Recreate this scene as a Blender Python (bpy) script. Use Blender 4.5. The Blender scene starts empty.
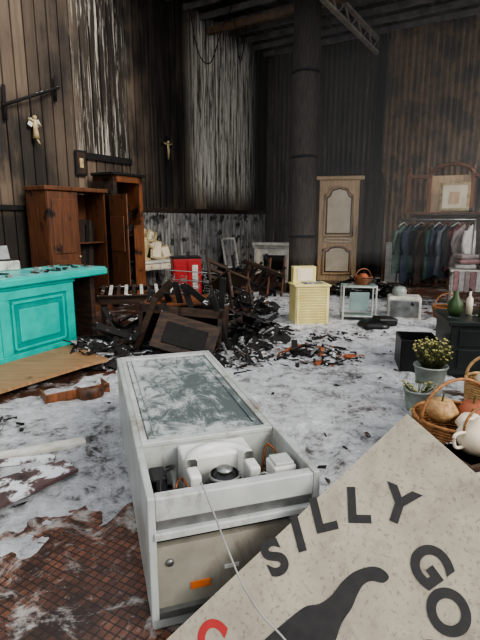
import bpy, bmesh, math, random
from mathutils import Vector, Matrix, noise
random.seed(7)
R=math.radians
def lin(c):
    return tuple(((v/255)/12.92 if v/255<=0.04045 else ((v/255+0.055)/1.055)**2.4) for v in c)+(1,)
# ---------------------------------------------------------------- materials
class NT:
    def __init__(s,name):
        s.m=bpy.data.materials.new(name); s.m.use_nodes=True
        s.t=s.m.node_tree; s.n=s.t.nodes; s.b=s.n['Principled BSDF']
    def new(s,t,**k):
        x=s.n.new(t)
        for a,b in k.items(): setattr(x,a,b)
        return x
    def link(s,a,b): s.t.links.new(a,b)
    def coord(s,scale=(1,1,1),rot=(0,0,0)):
        tc=s.new('ShaderNodeTexCoord'); mp=s.new('ShaderNodeMapping')
        mp.inputs['Scale'].default_value=scale; mp.inputs['Rotation'].default_value=rot
        s.link(tc.outputs['Object'],mp.inputs['Vector']); return mp.outputs['Vector']
    def noise(s,vec,scale=5,detail=5,rough=.6,dist=0):
        x=s.new('ShaderNodeTexNoise'); x.inputs['Scale'].default_value=scale
        x.inputs['Detail'].default_value=detail; x.inputs['Roughness'].default_value=rough
        x.inputs['Distortion'].default_value=dist
        s.link(vec,x.inputs['Vector']); return x.outputs['Fac']
    def ramp(s,fac,stops):
        x=s.new('ShaderNodeValToRGB'); e=x.color_ramp.elements
        while len(e)<len(stops): e.new(.5)
        for i,(p,c) in enumerate(stops):
            e[i].position=p; e[i].color=c if len(c)==4 else lin(c)
        s.link(fac,x.inputs['Fac']); return x.outputs['Color']
    def step(s,fac,a,b,lo=0,hi=1):
        x=s.new('ShaderNodeMapRange',interpolation_type='SMOOTHSTEP')
        x.inputs['From Min'].default_value=a; x.inputs['From Max'].default_value=b
        x.inputs['To Min'].default_value=lo; x.inputs['To Max'].default_value=hi
        s.link(fac,x.inputs['Value']); return x.outputs['Result']
    def math(s,op,a,b):
        x=s.new('ShaderNodeMath',operation=op)
        for i,v in enumerate((a,b)):
            if isinstance(v,(int,float)): x.inputs[i].default_value=v
            else: s.link(v,x.inputs[i])
        return x.outputs[0]
    def mix(s,fac,a,b):
        x=s.new('ShaderNodeMixRGB')
        for i,v in enumerate((fac,a,b)):
            if isinstance(v,(int,float)): x.inputs[i].default_value=v
            elif isinstance(v,tuple): x.inputs[i].default_value=v if len(v)==4 else lin(v)
            else: s.link(v,x.inputs[i])
        return x.outputs[0]
    def bump(s,h,strength=.3,dist=.01):
        x=s.new('ShaderNodeBump'); x.inputs['Strength'].default_value=strength
        x.inputs['Distance'].default_value=dist; s.link(h,x.inputs['Height'])
        s.link(x.outputs['Normal'],s.b.inputs['Normal'])
    def col(s,c): s.link(c,s.b.inputs['Base Color'])
def M(name,c1,c2=None,scale=6,rough=.7,metal=0,soot=0,foam=0,stretch=(1,1,1),bump=.2,grime=0,top=0):
    t=NT(name); v=t.coord(stretch)
    c2=c2 or tuple(x*.75 for x in c1)
    n=t.noise(v,scale,6)
    c=t.ramp(n,[(.3,c1),(.7,c2)])
    v2=t.coord((1,1,1))
    if grime>0:
        k=t.noise(t.coord((1,1,.45)),5,8,.75,.3)
        c=t.mix(t.step(k,.62-grime*.35,.85-grime*.3,0,.85),c,(104,92,78))
    if soot>0:
        k=t.noise(v2,3.3,6,.65)
        c=t.mix(t.step(k,.72-soot*.45,.86-soot*.45),c,(14,12,11))
    if foam>0:
        k=t.noise(v2,7,7,.7,.4)
        if top:
            ge=t.new('ShaderNodeNewGeometry'); sx=t.new('ShaderNodeSeparateXYZ'); t.link(ge.outputs['Normal'],sx.inputs[0])
            k=t.math('ADD',k,t.step(sx.outputs['Z'],.2,.95,-.08,top))
        c=t.mix(t.step(k,.75-foam*.45,.83-foam*.45),c,(205,207,208))
    t.col(c); t.b.inputs['Roughness'].default_value=rough; t.b.inputs['Metallic'].default_value=metal
    if bump: t.bump(n,bump)
    return t.m
m_char=M('charred_wood',(28,24,22),(9,8,7),9,.85,bump=.6,foam=.24,top=.09)
m_charbrown=M('scorched_wood',(74,52,37),(26,20,16),5,.7,stretch=(1,1,6),soot=.45,foam=.22,top=.08)
m_brown=M('brown_wood',(112,70,43),(72,44,28),3,.5,stretch=(8,8,1),soot=.36)
m_brown2=M('orange_wood',(138,84,48),(84,50,30),3,.5,stretch=(8,8,1),soot=.45)
m_board=M('ply_board',(160,125,90),(122,90,60),3,.5,stretch=(1,8,1),soot=.2,foam=.22)
m_ash=M('ash',(150,150,148),(60,58,56),14,.9,foam=.4,bump=.6)
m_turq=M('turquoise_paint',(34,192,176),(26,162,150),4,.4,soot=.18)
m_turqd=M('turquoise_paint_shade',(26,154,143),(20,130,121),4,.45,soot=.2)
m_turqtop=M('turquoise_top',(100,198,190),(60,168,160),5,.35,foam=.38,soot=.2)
m_white=M('white_enamel',(188,190,186),(160,163,158),5,.4,soot=.16,bump=.05,grime=.4)
m_whitedirty=M('dirty_white',(215,212,202),(160,156,146),6,.6,soot=.22,grime=.3)
m_whitepl=M('white_plastic',(212,212,206),(188,188,182),8,.4,bump=.05,soot=.14,grime=.22)
m_fridge_side=M('fridge_side',(180,184,180),(148,152,148),3,.35,soot=.18,bump=.05,grime=.36)
m_beige=M('fridge_base_panel',(152,148,134),(120,117,106),4,.55,soot=.22,grime=.3)
m_black=M('black_plastic',(20,20,22),(12,12,13),8,.4)
m_dark=M('dark_void',(18,17,16),(10,9,9),8,.9)
m_copper=M('copper',(150,94,60),(80,54,38),8,.35,metal=.8)
m_steel=M('steel',(150,152,150),(100,102,100),8,.4,metal=.7,soot=.2)
m_red=M('red_paint',(175,30,34),(130,22,24),5,.45,soot=.3)
m_yellow=M('cream_yellow_paint',(222,212,152),(198,182,120),4,.55,soot=.12)
m_tan=M('tan_wood',(216,188,150),(176,144,106),3,.55,stretch=(8,8,1),soot=.1)
m_cream=M('cream_panel',(232,220,198),(204,188,160),3,.6,soot=.08)
m_wicker=M('wicker',(176,124,74),(108,70,40),30,.6,bump=.9)
m_wicker2=M('wicker_light',(200,165,116),(146,110,70),30,.6,bump=.9)
m_terra=M('terracotta',(168,98,68),(130,72,48),5,.7)
m_green=M('dark_green_paint',(34,42,39),(18,24,22),5,.4,foam=.22,top=.06)
m_gourd=M('green_gourd',(58,84,40),(34,52,26),5,.5)
m_tin=M('galvanised',(170,176,168),(120,126,118),7,.5,metal=.2,soot=.2)
m_flower=M('dried_flower',(190,180,120),(140,132,80),20,.8)
m_leaf=M('leaf',(88,92,48),(52,58,30),20,.8)
m_glass=M('table_glass',(150,170,165),(120,140,138),5,.1)
m_gold=M('gilt',(205,186,144),(138,118,82),9,.5,soot=.2)
m_cloth=[M('cloth_%d'%i,c,None,10,.9,soot=.2) for i,c in enumerate([(40,48,64),(42,66,58),(98,58,58),(84,90,98),(64,52,44),(150,138,134),(28,28,30),(92,108,98),(186,182,178),(160,124,124)])]
m_cable=M('cable',(150,150,144),(120,120,116),8,.5)
m_maroon=M('maroon_board',(100,78,76),(64,48,48),4,.5,foam=.6,soot=.2)
m_orange=M('orange_bits',(170,92,52),(110,60,34),10,.8)
m_label=M('label_orange',(200,110,50),(170,80,30),6,.5)
m_col=M('charred_column',(86,76,68),(26,23,20),7,.8,stretch=(4,4,.6),bump=.5)
m_truss=M('truss_metal',(175,166,152),(115,106,96),6,.6,soot=.12)
m_purlin=M('purlin_timber',(130,106,82),(80,62,48),5,.7,soot=.25)
m_purl2=M('purlin_steel',(125,120,114),(66,62,58),5,.6,soot=.2)
t=NT('fridge_back_panel'); v=t.coord((1,.6,1),(0,0,.5)); n=t.noise(v,9,12,.86,1.0); n2=t.noise(t.coord(),2.4,3)
f=t.step(t.math('ADD',n,t.math('MULTIPLY',n2,.6)),.74,.90)
t.col(t.mix(f,(84,92,91),(168,174,172))); t.b.inputs['Roughness'].default_value=.85; t.b.inputs['Specular IOR Level'].default_value=.1; t.bump(f,.4,.006); m_panel=t.m
t=NT('sign_cream'); v=t.coord(); n=t.noise(v,4,7,.7); n2=t.noise(v,60,3); n3=t.noise(v,9,8,.75)
c=t.ramp(n,[(.35,(164,156,139)),(.7,(138,130,113))]); c=t.mix(t.step(n2,.56,.66,0,.5),c,(92,83,72))
c=t.mix(t.step(n3,.50,.70,0,.65),c,(112,102,86)); t.col(c); t.b.inputs['Roughness'].default_value=.6; m_sign=t.m
m_signblk=M('sign_black',(22,20,20),(40,37,35),20,.6); m_signred=M('sign_red',(170,36,32),(140,30,28),6,.5)
# plank wall
t=NT('plank_wall'); tc=t.new('ShaderNodeTexCoord'); sp=t.new('ShaderNodeSeparateXYZ'); t.link(tc.outputs['Object'],sp.inputs[0])
X,Z=sp.outputs['X'],sp.outputs['Z']
big=t.noise(t.coord((1,1,.55)),.8,5,.6); st=t.noise(t.coord((9,1,.35)),1.6,8,.7); fine=t.noise(t.coord((30,1,1.2)),2,6,.7)
sn=t.new('ShaderNodeMath',operation='SNAP'); t.link(X,sn.inputs[0]); sn.inputs[1].default_value=.22
wn=t.new('ShaderNodeTexWhiteNoise',noise_dimensions='1D'); t.link(sn.outputs[0],wn.inputs['W'])
c=t.ramp(t.math('ADD',t.math('MULTIPLY',st,.6),t.math('MULTIPLY',wn.outputs['Value'],.35)),[(.25,(68,57,47)),(.5,(104,89,74)),(.8,(146,127,107))])
dk=t.step(t.math('ADD',big,t.math('MULTIPLY',st,.5)),.66,.88)
c=t.mix(t.math('MULTIPLY',dk,.9),c,(22,19,17))
def band(v,a,b,c_,d): return t.math('MULTIPLY',t.step(v,a,b),t.step(v,c_,d,1,0))
w1=t.math('MULTIPLY',band(X,.5,1.4,3.2,4.0),band(Z,1.8,2.6,5.6,6.6))
w2=t.math('MULTIPLY',band(X,5.6,5.9,6.8,7.2),band(Z,2.7,2.8,6.2,6.6))
d1=t.math('MULTIPLY',band(X,3.7,4.0,4.8,5.6),band(Z,1.5,2.,7,8))
c=t.mix(t.math('MULTIPLY',d1,t.step(st,.3,.6,.3,.95)),c,(18,15,13))
d2=band(X,-1,-.5,.8,1.8); c=t.mix(t.math('MULTIPLY',d2,.9),c,(18,16,14))
ws=t.math('ADD',st,t.math('MULTIPLY',fine,.5))
c=t.mix(t.math('MULTIPLY',w1,.45),c,(48,42,36))
c=t.mix(t.math('MULTIPLY',w1,t.step(ws,.66,.82)),c,(232,227,214))
c=t.mix(t.math('MULTIPLY',w2,.75),c,(20,17,15))
c=t.mix(t.math('MULTIPLY',w2,t.step(ws,.76,.88)),c,(190,183,170))
c=t.mix(t.step(ws,.93,1.03,0,.6),c,(175,165,150))
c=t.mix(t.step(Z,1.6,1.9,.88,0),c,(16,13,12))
t.col(c); t.b.inputs['Roughness'].default_value=.75; t.bump(fine,.4); m_plank=t.m
# corrugated wall
t=NT('burnt_corrugated'); tc=t.new('ShaderNodeTexCoord'); sp=t.new('ShaderNodeSeparateXYZ'); t.link(tc.outputs['Object'],sp.inputs[0])
X,Z=sp.outputs['X'],sp.outputs['Z']
st=t.noise(t.coord((7,1,.3)),1.8,8,.72); big=t.noise(t.coord((1,1,.8)),1.1,5,.6)
c=t.ramp(st,[(.3,(24,21,18)),(.55,(68,58,48)),(.8,(126,112,94))])
rt=t.math('MULTIPLY',t.step(X,3.2,3.6),t.step(t.math('ADD',big,t.math('MULTIPLY',st,.5)),.62,.84))
c=t.mix(t.math('MULTIPLY',rt,.75),c,(158,124,88))  # rust tone, plus the glow on the right part put into the colour
c=t.mix(t.math('MULTIPLY',t.step(big,.50,.62),.85),c,(16,14,13))
c=t.mix(t.step(st,.58,.70,0,.7),c,(184,174,158))
t.col(c); t.b.inputs['Roughness'].default_value=.6; t.b.inputs['Metallic'].default_value=.1; m_corr=t.m
m_corr2=M('sooty_corrugated',(170,168,162),(46,43,40),3,.6,stretch=(5,1,.6),soot=.5)
m_ceil=M('sooty_roof_sheet',(64,61,58),(22,20,19),3,.6,metal=.2,stretch=(1,.3,1))
# floor
t=NT('mosaic_tile_floor'); v=t.coord((1,1,1),(0,0,R(28)))
br=t.new('ShaderNodeTexBrick'); br.offset=0; br.inputs['Scale'].default_value=1; br.inputs['Brick Width'].default_value=.038; br.inputs['Row Height'].default_value=.038
br.inputs['Mortar Size'].default_value=.0035; br.inputs['Color1'].default_value=lin((126,82,62)); br.inputs['Color2'].default_value=lin((86,56,46)); br.inputs['Mortar'].default_value=lin((40,32,28))
t.link(v,br.inputs['Vector'])
o=t.coord(); n=t.noise(o,2.2,7,.65); n2=t.noise(o,5,9,.75,.6); n3=t.noise(o,1.1,4); n4=t.noise(o,30,5,.7)
c=t.mix(t.step(n,.40,.62,0,.85),br.outputs['Color'],(32,26,24))
c=t.mix(t.step(t.math('ADD',n2,t.math('MULTIPLY',n3,.4)),.70,.84,0,.75),c,(176,173,168))
c=t.mix(t.step(n4,.58,.7,0,.5),c,(160,156,150))
t.col(c); t.b.inputs['Roughness'].default_value=.35; t.bump(br.outputs['Fac'],-.4,.003); m_floor=t.m
# foam
t=NT('extinguisher_foam'); o=t.coord(); n=t.noise(o,6,10,.75,.5); n2=t.noise(o,1.6,6,.7); n3=t.noise(o,26,6,.7)
s_=t.math('ADD',t.math('MULTIPLY',n,.55),t.math('ADD',t.math('MULTIPLY',n2,.35),t.math('MULTIPLY',n3,.2)))
c=t.ramp(s_,[(.42,(38,34,32)),(.475,(120,117,116)),(.53,(192,193,195)),(.64,(228,230,232))])
t.col(c); t.b.inputs['Roughness'].default_value=.6; t.bump(t.math('ADD',n,t.math('MULTIPLY',n3,.5)),1,.07); m_foam=t.m

# ---------------------------------------------------------------- builder
class B:
    def __init__(s): s.bm=bmesh.new(); s.mats=[]
    def mi(s,m):
        if m not in s.mats: s.mats.append(m)
        return s.mats.index(m)
    def _fin(s,geo,m,smooth=False):
        i=s.mi(m)
        for f in geo:
            f.material_index=i; f.smooth=smooth
    def box(s,c,d,m,rot=(0,0,0),bev=0,jit=0,rnd=None):
        mat=Matrix.Translation(c)@Matrix.Rotation(rot[2],4,'Z')@Matrix.Rotation(rot[1],4,'Y')@Matrix.Rotation(rot[0],4,'X')@Matrix.Diagonal((d[0],d[1],d[2],1))
        r=bmesh.ops.create_cube(s.bm,size=1,matrix=mat)
        fs=set(f for v in r['verts'] for f in v.link_faces)
        s._fin(fs,m)
        if jit:
            for v in r['verts']: v.co+=Vector((rnd.uniform(-1,1)*jit,rnd.uniform(-1,1)*jit,rnd.uniform(-.4,.4)*jit))
        if bev>0:
            es=list(set(e for v in r['verts'] for e in v.link_edges))
            rr=bmesh.ops.bevel(s.bm,geom=es,offset=bev,segments=2,affect='EDGES',profile=.5)
            s._fin(rr['faces'],m)
    def b2(s,x0,x1,y0,y1,z0,z1,m,bev=0):
        s.box(((x0+x1)/2,(y0+y1)/2,(z0+z1)/2),(x1-x0,y1-y0,z1-z0),m,bev=bev)
    def cyl(s,p,q,r1,r2,m,seg=16):
        p=Vector(p);q=Vector(q);d=q-p
        mat=Matrix.Translation((p+q)/2)@d.to_track_quat('Z','Y').to_matrix().to_4x4()
        r=bmesh.ops.create_cone(s.bm,cap_ends=True,segments=seg,radius1=r1,radius2=r2,depth=d.length,matrix=mat)
        s._fin(set(f for v in r['verts'] for f in v.link_faces),m,seg>8)
    def sph(s,c,r,m,sc=(1,1,1),seg=12):
        rr=bmesh.ops.create_uvsphere(s.bm,u_segments=seg,v_segments=max(6,seg//2+2),radius=r,matrix=Matrix.Translation(c)@Matrix.Diagonal((*sc,1)))
        s._fin(set(f for v in rr['verts'] for f in v.link_faces),m,True)
    def lathe(s,prof,c,m,seg=24,ang=2*math.pi,a0=0,ripple=0,rn=8):
        full=abs(ang-2*math.pi)<1e-4; n=seg if full else seg+1; rings=[]
        for r,z in prof:
            rings.append([s.bm.verts.new((c[0]+r*(1+ripple*math.cos(rn*(a0+ang*i/seg)))*math.cos(a0+ang*i/seg),c[1]+r*(1+ripple*math.cos(rn*(a0+ang*i/seg)))*math.sin(a0+ang*i/seg),c[2]+z)) for i in range(n)])
        fs=[]
        for a,b in zip(rings,rings[1:]):
            for i in range(seg):
                j=(i+1)%n
                fs.append(s.bm.faces.new((a[i],a[j],b[j],b[i])))
        s._fin(fs,m,True)
    def tube(s,pts,r,m,seg=8,closed=False):
        pts=[Vector(p) for p in pts]; n=len(pts); rings=[]
        up=Vector((0,0,1))
        for i,p in enumerate(pts):
            a=pts[(i-1)%n] if (closed or i>0) else p; b=pts[(i+1)%n] if (closed or i<n-1) else p
            d=(b-a).normalized(); x=d.cross(up)
            if x.length<.05: x=d.cross(Vector((1,0,0)))
            x.normalize(); y=x.cross(d)
            rr=r[i] if isinstance(r,(list,tuple)) else r
            rings.append([s.bm.verts.new(p+x*rr*math.cos(2*math.pi*k/seg)+y*rr*math.sin(2*math.pi*k/seg)) for k in range(seg)])
        fs=[]
        for i in range(n if closed else n-1):
            a=rings[i];b=rings[(i+1)%n]
            for k in range(seg): fs.append(s.bm.faces.new((a[k],a[(k+1)%seg],b[(k+1)%seg],b[k])))
        if not closed:
            fs.append(s.bm.faces.new(rings[0][::-1])); fs.append(s.bm.faces.new(rings[-1]))
        s._fin(fs,m,True)
    def prism(s,pts,z0,z1,m,mat=None):
        mat=mat or Matrix.Identity(4)
        a=[s.bm.verts.new(mat@Vector((x,y,z0))) for x,y in pts]; b=[s.bm.verts.new(mat@Vector((x,y,z1))) for x,y in pts]
        fs=[s.bm.faces.new(a[::-1]),s.bm.faces.new(b)]
        for i in range(len(pts)):
            j=(i+1)%len(pts); fs.append(s.bm.faces.new((a[i],a[j],b[j],b[i])))
        s._fin(fs,m)
    def done(s,name,loc=(0,0,0),rz=0,parent=None,matrix=None):
        bmesh.ops.recalc_face_normals(s.bm,faces=s.bm.faces)
        me=bpy.data.meshes.new(name); s.bm.to_mesh(me); s.bm.free()
        for m in s.mats: me.materials.append(m)
        o=bpy.data.objects.new(name,me); bpy.context.scene.collection.objects.link(o)
        if matrix: o.matrix_world=matrix
        else: o.location=loc; o.rotation_euler=(0,0,R(rz))
        if parent: o.parent=parent
        return o
def smoothpath(pts,n=8):
    pts=[Vector(p) for p in pts]; out=[]
    P=[pts[0]]+pts+[pts[-1]]
    for i in range(1,len(P)-2):
        for k in range(n):
            t_=k/n; a,b,c,d=P[i-1],P[i],P[i+1],P[i+2]
            out.append(.5*((2*b)+(c-a)*t_+(2*a-5*b+4*c-d)*t_*t_+(3*b-a-3*c+d)*t_**3))
    out.append(pts[-1]); return out
def WL(k,off): return (.8-.529*k+.8485*off,15-.8485*k-.529*off)
def WB(k,off): return (.8+.8485*k-.529*off,15-.529*k-.8485*off)
AL=58.06; AB=-31.94
# ---------------------------------------------------------------- room
b=B(); i=b.mi(m_floor); vs=[b.bm.verts.new(p) for p in ((-9,-3,0),(10,-3,0),(10,17,0),(-9,17,0))]; b._fin([b.bm.faces.new(vs)],m_floor); b.done('floor')
def board_wall(L,H,bw=.22,seed=1):
    rnd=random.Random(seed); b=B(); x=0; bmv=b.bm; prof=[]
    while x<L:
        d=rnd.uniform(-.004,.006); prof+=[(x,-.03),(x+.014,d),(x+bw-.018,d),(x+bw-.014,-.03)]; x+=bw
    lo=[bmv.verts.new((x,y,0)) for x,y in prof]; hi=[bmv.verts.new((x,y,H)) for x,y in prof]
    b._fin([bmv.faces.new((lo[i],lo[i+1],hi[i+1],hi[i])) for i in range(len(prof)-1)],m_plank)
    b.b2(0,L,-.12,-.05,0,H,m_dark)
    return b
b=board_wall(17.5,6.4); b.done('wall_left',(.8,15,0),238.06)
def corr(b,L,y0,z0,z1,pitch,amp,m,x0=0,axis='x'):
    n=int(L/pitch*8); lo=[];hi=[]
    for i in range(n+1):
        x=x0+L*i/n; y=y0+amp*math.sin(2*math.pi*(x-x0)/pitch)
        lo.append(b.bm.verts.new((x,y,z0))); hi.append(b.bm.verts.new((x,y,z1)))
    b._fin([b.bm.faces.new((lo[i],lo[i+1],hi[i+1],hi[i])) for i in range(n)],m,True)
b=B(); corr(b,9.5,0,0,6.4,.14,.022,m_corr); b.b2(0,9.5,.05,.12,0,6.4,m_dark); b.done('wall_back',(.8,15,0),AB)
b=B(); corr(b,5.5,.04,0,1.75,.11,.014,m_corr2,x0=.05); b.done('wainscot_panel',(.8,15,0),238.06)
b=B(); b.b2(.05,5.6,.015,.06,1.76,1.86,m_charbrown,.005); b.b2(5.7,7.1,.015,.05,2.68,2.8,m_char,.005); b.b2(7.4,10,.015,.05,1.75,1.83,m_char,.005); b.done('trim_1',(.8,15,0),238.06)
b=B(); b.b2(3.25,3.45,-.16,-.03,0,6.1,m_char,.01); b.done('trim_2',(.8,15,0),AB)
b=B()
for k in range(0,4): b.b2(9.4,9.6,-1-k*4.2,-.4-k*4.2,0,6.2,m_char)
b.b2(9.4,9.6,-14,0,0,.8,m_corr2); b.b2(9.4,9.6,-14,0,5.6,6.2,m_corr2); b.done('wall_right',(.8,15,0),AB)
b=B(); n=220
lo=[];hi=[]
for i in range(n+1):
    x=-.05+9.6*i/n; z=6.25+.02*math.sin(i*math.pi/2.5)
    lo.append(b.bm.verts.new((x,0.05,z))); hi.append(b.bm.verts.new((x,-6.4,z)))
b._fin([b.bm.faces.new((lo[i],lo[i+1],hi[i+1],hi[i])) for i in range(n)],m_ceil); b.done('ceiling',(.8,15,0),AB)
b=B()
for i in range(11):
    y=-.25-i*.6; b.b2(0,9.4,y-.035,y+.035,6.1,6.22,m_purl2)
b.b2(0,9.4,-3.0,-2.88,5.88,6.02,m_purlin,.008)
b.done('ceiling_purlins',(.8,15,0),AB)
for x in (3.2,6.6):
    b=B(); b.b2(x-.05,x+.05,-6.4,-.05,6.0,6.06,m_truss); b.b2(x-.05,x+.05,-6.4,-.05,5.68,5.74,m_truss)
    for j in range(15):
        y=-.1-j*.4; z0,z1=(5.72,6.02) if j%2 else (6.02,5.72); b.cyl((x,y,z0),(x,y-.4,z1),.018,.018,m_truss,6)
    b.done('roof_truss',(.8,15,0),AB)
b=B(); b.tube(smoothpath([(.2,-3.9,6.08),(.35,-3.8,5.2),(.6,-3.7,5.0),(.9,-3.7,5.6),(1.1,-3.6,6.05)],6),.012,m_black,6); b.tube(smoothpath([(.9,-3.2,5.95),(1.0,-3.1,5.1),(1.1,-3.0,5.9)],6),.012,m_black,6)
b.done('hanging_wire',(.8,15,0),AB)
# column
b=B(); b.lathe([(0,0),(.34,0),(.34,.15),(.29,.2),(.285,2),(.29,4),(.28,6.15),(0,6.15)],(0,0,0),m_col,28,ripple=.01,rn=14)
for z in (1.2,2.9,4.6): b.lathe([(.285,z),(.30,z+.01),(.30,z+.06),(.285,z+.07)],(0,0,0),m_char,28)
b.done('support_column',(1.4,11,0))
b=B(); b.cyl((0,0,0),(0,0,6.2),.05,.05,m_col,10); b.done('vent_pipe',WB(.12,.16)+(0,))
# ---------------------------------------------------------------- fridge
b=B(); W=.70;L=1.93;H=.6
b.b2(0,.03,0,L,.07,H,m_fridge_side,.006); b.b2(W-.03,W,0,L,.07,H,m_fridge_side,.006)
b.b2(.03,W-.03,L-.04,L,.07,H,m_fridge_side); 
b.b2(.005,W-.005,.03,L-.005,0,.055,m_fridge_side,.012); b.b2(.02,W-.02,.04,L-.02,.055,.07,m_black)
b.b2(.03,W-.03,.46,L-.04,.1,.575,m_white)
b.b2(.03,W-.03,.46,.50,.575,.598,m_white,.004); b.b2(.03,.06,.5,L-.04,.575,.598,m_white,.004); b.b2(W-.06,W-.03,.5,L-.04,.575,.598,m_white,.004); b.b2(.06,W-.06,L-.08,L-.04,.575,.598,m_white,.004)
b.b2(.065,W-.065,.505,L-.085,.57,.592,m_panel,.006)
b.tube([(.1,.54,.594),(W-.1,.54,.594),(W-.1,L-.12,.594),(.1,L-.12,.594)],.006,m_panel,6,closed=True)
b.b2(.03,W-.03,.05,.46,.1,.34,m_dark)
b.b2(.03,W-.03,.0,.05,.50,.595,m_white,.006)
b.b2(.03,W-.03,.012,.05,.455,.50,m_steel,.004); b.b2(.02,W-.02,-.012,.02,.425,.457,m_white,.006)
b.b2(.03,W-.03,.06,.07,.34,.43,m_dark)  # dark strip coloured in for the shadow below the rim
b.b2(.03,W-.03,.03,.07,.08,.37,m_beige); b.b2(.03,W-.03,.005,.03,.07,.10,m_steel)
b.b2(.16,.24,.024,.031,.16,.19,m_label); b.b2(.3,.36,.024,.031,.22,.235,m_whitepl)
for x in (.08,.62): b.cyl((x,.02,.3),(x,.035,.3),.015,.015,m_steel,10)
b.b2(.19,.51,.31,.45,.34,.575,m_whitepl,.012)
b.lathe([(.105,.34),(.105,.58),(.115,.592),(.145,.592),(.155,.58),(.155,.34)],(.35,.26,0),m_whitepl,28,ang=math.pi,a0=0)
b.b2(.195,.245,.17,.265,.34,.56,m_whitepl,.01); b.b2(.455,.505,.17,.265,.34,.56,m_whitepl,.01)
b.lathe([(.0,.55),(.03,.548),(.06,.53),(.088,.49),(.094,.44),(.094,.34)],(.35,.2,0),m_black,24)
b.lathe([(.03,.551),(.035,.562),(.0,.565)],(.35,.2,0),m_steel,16)
b.lathe([(.066,.525),(.07,.535),(.062,.54)],(.35,.2,0),m_steel,20)
b.b2(.55,.655,.13,.24,.45,.565,m_whitepl,.01); b.b2(.56,.645,.14,.23,.565,.578,m_white,.004); b.b2(.57,.64,.15,.23,.34,.45,m_black)
b.b2(.05,.12,.3,.42,.34,.5,m_black,.01); b.cyl((.085,.1,.47),(.085,.26,.5),.022,.022,m_black)
b.cyl((.14,.08,.4),(.14,.3,.54),.012,.012,m_steel); b.b2(.36,.46,.075,.1,.4,.5,m_steel,.004)
for pts in ([(.06,.08,.45),(.08,.2,.56),(.15,.3,.55),(.13,.4,.5)],[(.1,.09,.42),(.13,.12,.57),(.17,.2,.54),(.2,.1,.5)],[(.3,.08,.44),(.36,.07,.53),(.48,.08,.52),(.56,.2,.5)],[(.44,.12,.5),(.5,.12,.56),(.56,.1,.5),(.64,.08,.5)],[(.2,.08,.5),(.27,.09,.55),(.3,.1,.54),(.4,.1,.55),(.5,.1,.5)],[(.55,.3,.4),(.6,.36,.56),(.64,.3,.5),(.6,.4,.4)]):
    b.tube(smoothpath(pts),.006,random.choice([m_copper,m_black,m_steel]),6)
for i in range(50):
    b.box((random.uniform(.05,.66),random.uniform(.07,.42),random.uniform(.35,.42)),(random.uniform(.01,.06),.02,.02),random.choice([m_ash,m_black,m_char]),(random.random()*3,random.random()*3,random.random()*3))
b.done('refrigerator',(-.34,1.58,0),17.3)
b=B(); b.tube(smoothpath([(-.14,1.78,.45),(-.15,1.68,.607),(-.13,1.62,.606),(-.09,1.575,.53),(-.0425,1.498,.455),(.0102,1.42,.378),(.073,1.365,.31),(.147,1.324,.2545),(.25,1.27,.14),(.42,1.16,.012)]),.0036,m_cable,8); b.done('power_cord')
# ---------------------------------------------------------------- sign
u=Vector((.758,.267,.596)).normalized(); vv=Vector((.584,-.684,-.436)); nn=vv.cross(u).normalized(); vv=u.cross(nn).normalized()
C=Vector((.668,1.80,.842))
SM=Matrix(((vv.x,u.x,nn.x,C.x),(vv.y,u.y,nn.y,C.y),(vv.z,u.z,nn.z,C.z),(0,0,0,1)))
b=B(); b.prism([(0,0),(0,-1.385),(1.1,-.60),(1.1,0)][::-1],-.02,0,m_sign)
sign=b.done('shop_sign',matrix=SM)
def art(du,dv): return (.051+.002181*(du-279)+.002013*(dv-558), -.749+.002747*(du-279)-.002483*(dv-558))
goose=[(262,665),(283,640),(300,624),(318,609),(332,606),(343,598),(352,585),(363,575),(378,570),(389,572),(397,580),(392,586),(381,584),(373,588),(368,598),(364,610),(356,624),(352,640),(346,660),(330,690),(290,690)]
gp=[Vector((*art(*p),0)) for p in goose]
gs=[(p.x,p.y) for p in smoothpath(gp+[gp[0]],4)[:-1]]
b=B(); b.prism(gs,.0005,.002,m_signblk); b.done('goose_silhouette',parent=sign)
def letter(ch,x,y,ang,size,m,bold=.007):
    cu=bpy.data.curves.new('t','FONT'); cu.body=ch; cu.size=size; cu.align_x='CENTER'; cu.align_y='CENTER'; cu.extrude=.001; cu.offset=bold
    o=bpy.data.objects.new('t',cu); bpy.context.scene.collection.objects.link(o)
    bpy.context.view_layer.update()
    me=bpy.data.meshes.new_from_object(o.evaluated_get(bpy.context.evaluated_depsgraph_get()))
    bpy.data.objects.remove(o); me.materials.clear(); me.materials.append(m)
    q=bpy.data.objects.new('letter_'+ch.lower(),me); bpy.context.scene.collection.objects.link(q)
    q.parent=sign; q.location=(x,y,.0015); q.rotation_euler=(0,0,R(ang))
for ch,x,y,a in (('S',.056,-.752,78),('I',.052,-.632,65),('L',.06,-.517,62),('L',.1224,-.397,48),('Y',.2186,-.287,25),('G',.4117,-.3557,-8),('O',.5347,-.4158,-32),('O',.60,-.56,-60),('S',.62,-.70,-85)):
    letter(ch,x,y,a,.168,m_signblk)
x,y=art(226,640); letter('C',x,y,30,.14,m_signred)
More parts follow.
